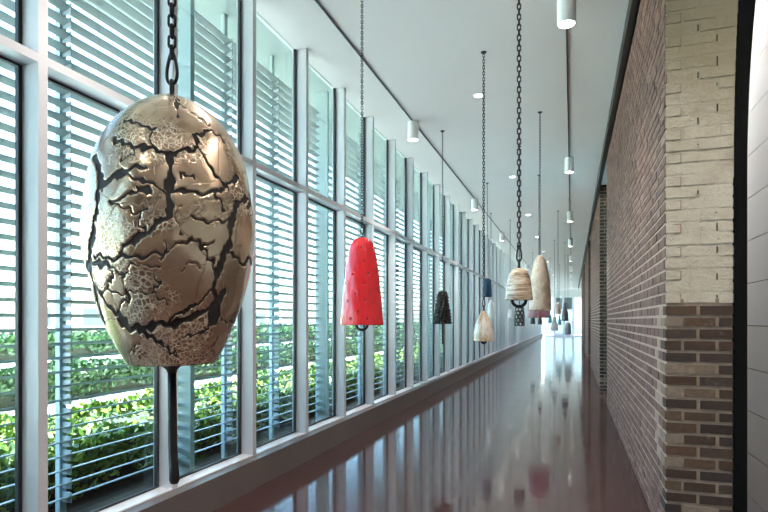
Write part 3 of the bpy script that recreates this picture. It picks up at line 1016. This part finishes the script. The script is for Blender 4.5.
rp = [(0, 0.648), (0.035, 0.645), (0.066, 0.622), (0.088, 0.585), (0.103, 0.530), (0.118, 0.44), (0.132, 0.32), (0.146, 0.18), (0.156, 0.07), (0.160, 0.0)]
hl = []
for px, py in [(135, 122), (180, 130), (145, 180), (193, 213), (100, 233), (145, 275), (110, 315), (185, 355), (120, 390), (90, 420), (207, 425), (78, 345), (70, 270), (205, 300), (165, 232), (150, 345), (160, 420), (120, 150)]:
    z = (446 - py) / 4.27 * 4.15 / 560
    r = np.interp(z, [q[1] for q in rp][::-1], [q[0] for q in rp][::-1])
    hl.append((math.asin(max(-0.95, min(0.95, (px - 137) / 4.27 * 4.15 / 560 / r))), z, 0.0065))
for k in range(14):
    hl.append((math.pi + random.uniform(-1.4, 1.4), random.uniform(0.05, 0.55), 0.0065))
hang('hanging_bell', (-1.475, 3.882, zr), zr + 0.648, 'glossy red bell with small dark holes, beside the window wall', M['red'], rp, False, 2,
     body_fn=pitted(rp, 180, hl, M['red'], math.atan2(-3.882, 1.475), 0.0012), clap=half_ring(0.045, 0.010, 0.008))

# --- small tan bell with a black ring
tp = [(0, 0.193), (0.018, 0.192), (0.034, 0.186), (0.050, 0.167), (0.0625, 0.140), (0.071, 0.100), (0.0755, 0.06), (0.079, 0.02), (0.081, 0.004), (0.081, 0.0)]
hang('hanging_bell', (-0.302, 3.453, 1.523), 1.716, 'tan and cream streaked bell with a black ring below, on a thick black chain', M['tan'], tp, True, 2, clap=half_ring(0.041, 0.0095, 0.002))

# --- tall wheat-coloured bell
tl = [(0, 0.742), (0.025, 0.738), (0.052, 0.712), (0.078, 0.66), (0.098, 0.575), (0.119, 0.445), (0.134, 0.29), (0.143, 0.10), (0.146, 0.0)]
hang('hanging_bell', (-0.407, 7.796, 1.534), 2.276, 'tall wheat-coloured bell behind the small tan bell', M['tall'], tl, False, 1, clip=False)

# --- ivory bell
iv = [(0, 0.3175), (0.016, 0.314), (0.032, 0.295), (0.049, 0.256), (0.067, 0.218), (0.083, 0.175), (0.100, 0.095), (0.109, 0.0)]
def ball(r, z):
    def fn(root):
        MB().lathe([(r * math.sin(math.pi * k / 10), z + r * math.cos(math.pi * k / 10)) for k in range(11)], 16).build('clapper', M['black'], root, smooth=True)
    return fn
hang('hanging_bell', (-0.873, 5.867, 1.186), 1.5035, 'ivory and gold bell hanging below and in front of the blue bell', M['ivory'], iv, True, 2, clap=ball(0.035, 0.0))

# --- rough black bell
def rough_bell(prof, n, amp, mat):
    def fn(root):
        pr = smooth_prof(prof, 60)
        full = shell(pr, 0.012)
        vs = []
        rr = random.Random(3)
        for k, (r, z) in enumerate(full):
            for j in range(n):
                a = 2 * math.pi * j / n
                o = amp * (0.6 * math.sin(a * 7 + z * 55) * math.sin(z * 80 - a * 3) + rr.uniform(-0.5, 0.5)) * min(1, r / 0.03) if k < len(pr) - 1 else 0
                vs.append(((r + o) * math.cos(a), (r + o) * math.sin(a), z))
        fs = [(i * n + j, (i + 1) * n + j, (i + 1) * n + (j + 1) % n, i * n + (j + 1) % n) for i in range(len(full) - 1) for j in range(n)]
        MB().add(vs, fs).build('bell_body', mat, root, smooth=True)
    return fn
bp = [(0, 0.488), (0.028, 0.482), (0.050, 0.46), (0.064, 0.41), (0.076, 0.33), (0.092, 0.22), (0.108, 0.11), (0.120, 0.02), (0.127, 0.0)]
def rod(r, z):
    def fn(root):
        MB().tube([(0, 0, 0.05), (0, 0, z)], r, 8).build('clapper', M['black'], root)
    return fn
hang('hanging_bell', (-1.813, 8.115, 1.348), 1.836, 'rough black textured bell against the window wall', M['blackglaze'], bp, False, 1, clip=False, body_fn=rough_bell(bp, 72, 0.034, M['blackglaze']), clap=rod(0.012, -0.30))

def cone_prof(r, h, k=0.55):
    return [(0, h), (r * 0.22, h * 0.985), (r * 0.40, h * 0.93), (r * k, h * 0.82), (r * (k + 0.17), h * 0.6), (r * 0.87, h * 0.35), (r * 0.96, h * 0.12), (r, 0)]
def dome_prof(r, h):
    return [(0, h), (r * 0.35, h * 0.985), (r * 0.62, h * 0.93), (r * 0.80, h * 0.80), (r * 0.90, h * 0.6), (r * 0.96, h * 0.35), (r, h * 0.1), (r, 0)]
hang('hanging_bell', (-1.637, 11.476, 1.878), 2.265, 'plain cobalt blue bell above the ivory bell', M['blue'], dome_prof(0.098, 0.387), False, 1, clip=False)
hang('hanging_bell', (-2.002, 14.729, 1.476), 1.934, 'slender white and grey bell below the blue bell', M['whitebell'], cone_prof(0.098, 0.458, 0.62), False, 0, clip=False)
hang('hanging_bell', (-0.605, 11.174, 1.452), 2.085, 'dusty rose bell whose rim shows below the tall wheat-coloured bell', M['pink'], dome_prof(0.212, 0.606), False, 1, clip=False)
hang('hanging_bell', (-1.632, 15.908, 1.47), 1.72, 'tiny white bell near the black openwork bell', M['whitebell'], cone_prof(0.072, 0.25), False, 0, clip=False)

# openwork bell: a black cage of rings
def cage(root):
    pr = smooth_prof([(0.02, 0.273), (0.05, 0.255), (0.066, 0.20), (0.072, 0.12), (0.073, 0.0)], 6)
    mb = MB()
    for i in range(6):
        r, z = pr[i]
        m = 7 if i else 4
        for j in range(m):
            a = 2 * math.pi * (j + 0.5 * (i % 2)) / m
            c, s = math.cos(a), math.sin(a)
            rg = 0.029
            pts = []
            for q in range(12):
                t = 2 * math.pi * q / 12
                pts.append(((r * c) - s * rg * math.cos(t), (r * s) + c * rg * math.cos(t), z + rg * math.sin(t)))
            mb.tube(pts, 0.0075, 6, closed=True)
    mb.build('bell_body', M['lattice'], root, smooth=True)
    MB().lathe([(0, 0.262), (0.044, 0.245), (0.054, 0.19), (0.056, 0.03), (0, 0.02)], 16).build('inner_bell', M['whitebell'], root, smooth=True)
hang('hanging_bell', (-0.801, 9.225, 1.344), 1.617, 'black openwork bell with a pale core below the tan streaked bell', M['lattice'], None, False, 1, clip=False, body_fn=cage)

# the far cluster
for (x, y, zb, zt, r, mat, lab, k) in [
    (-1.53, 23.748, 1.256, 1.544, 0.099, 'charcoal', 'small dark bell, first of the pair under the rose bell', 'd'),
    (-0.962, 18.348, 1.274, 1.495, 0.076, 'charcoal', 'small dark bell, second of the pair under the rose bell', 'd'),
    (-0.339, 14.971, 1.566, 1.847, 0.077, 'peach', 'small peach bell in the far cluster near the dark cone bell', 'd'),
    (-0.237, 21.017, 1.382, 2.061, 0.129, 'charcoal', 'tall dark cone-shaped bell in the far cluster', 'c'),
    (-0.578, 20.376, 1.052, 1.557, 0.125, 'greybell', 'pale grey cone-shaped bell hanging low in the far cluster', 'c'),
    (-0.931, 26.059, 1.288, 1.646, 0.080, 'tealbell', 'small teal bell behind the pale grey cone bell', 'd'),
    (-0.163, 25.262, 0.80, 1.336, 0.137, 'slate', 'slate grey bell hanging lowest beneath the dark cone bell', 'd'),
    (-0.588, 29.338, 1.175, 1.675, 0.085, 'tealbell', 'dark teal bell beside the pale grey cone bell, deepest in the corridor', 'c')]:
    p = cone_prof(r, zt - zb, 0.42) if k == 'c' else dome_prof(r, zt - zb)
    hang('hanging_bell', (x, y, zb), zt, lab, M[mat], p, False, 0, clip=False, nl=20)
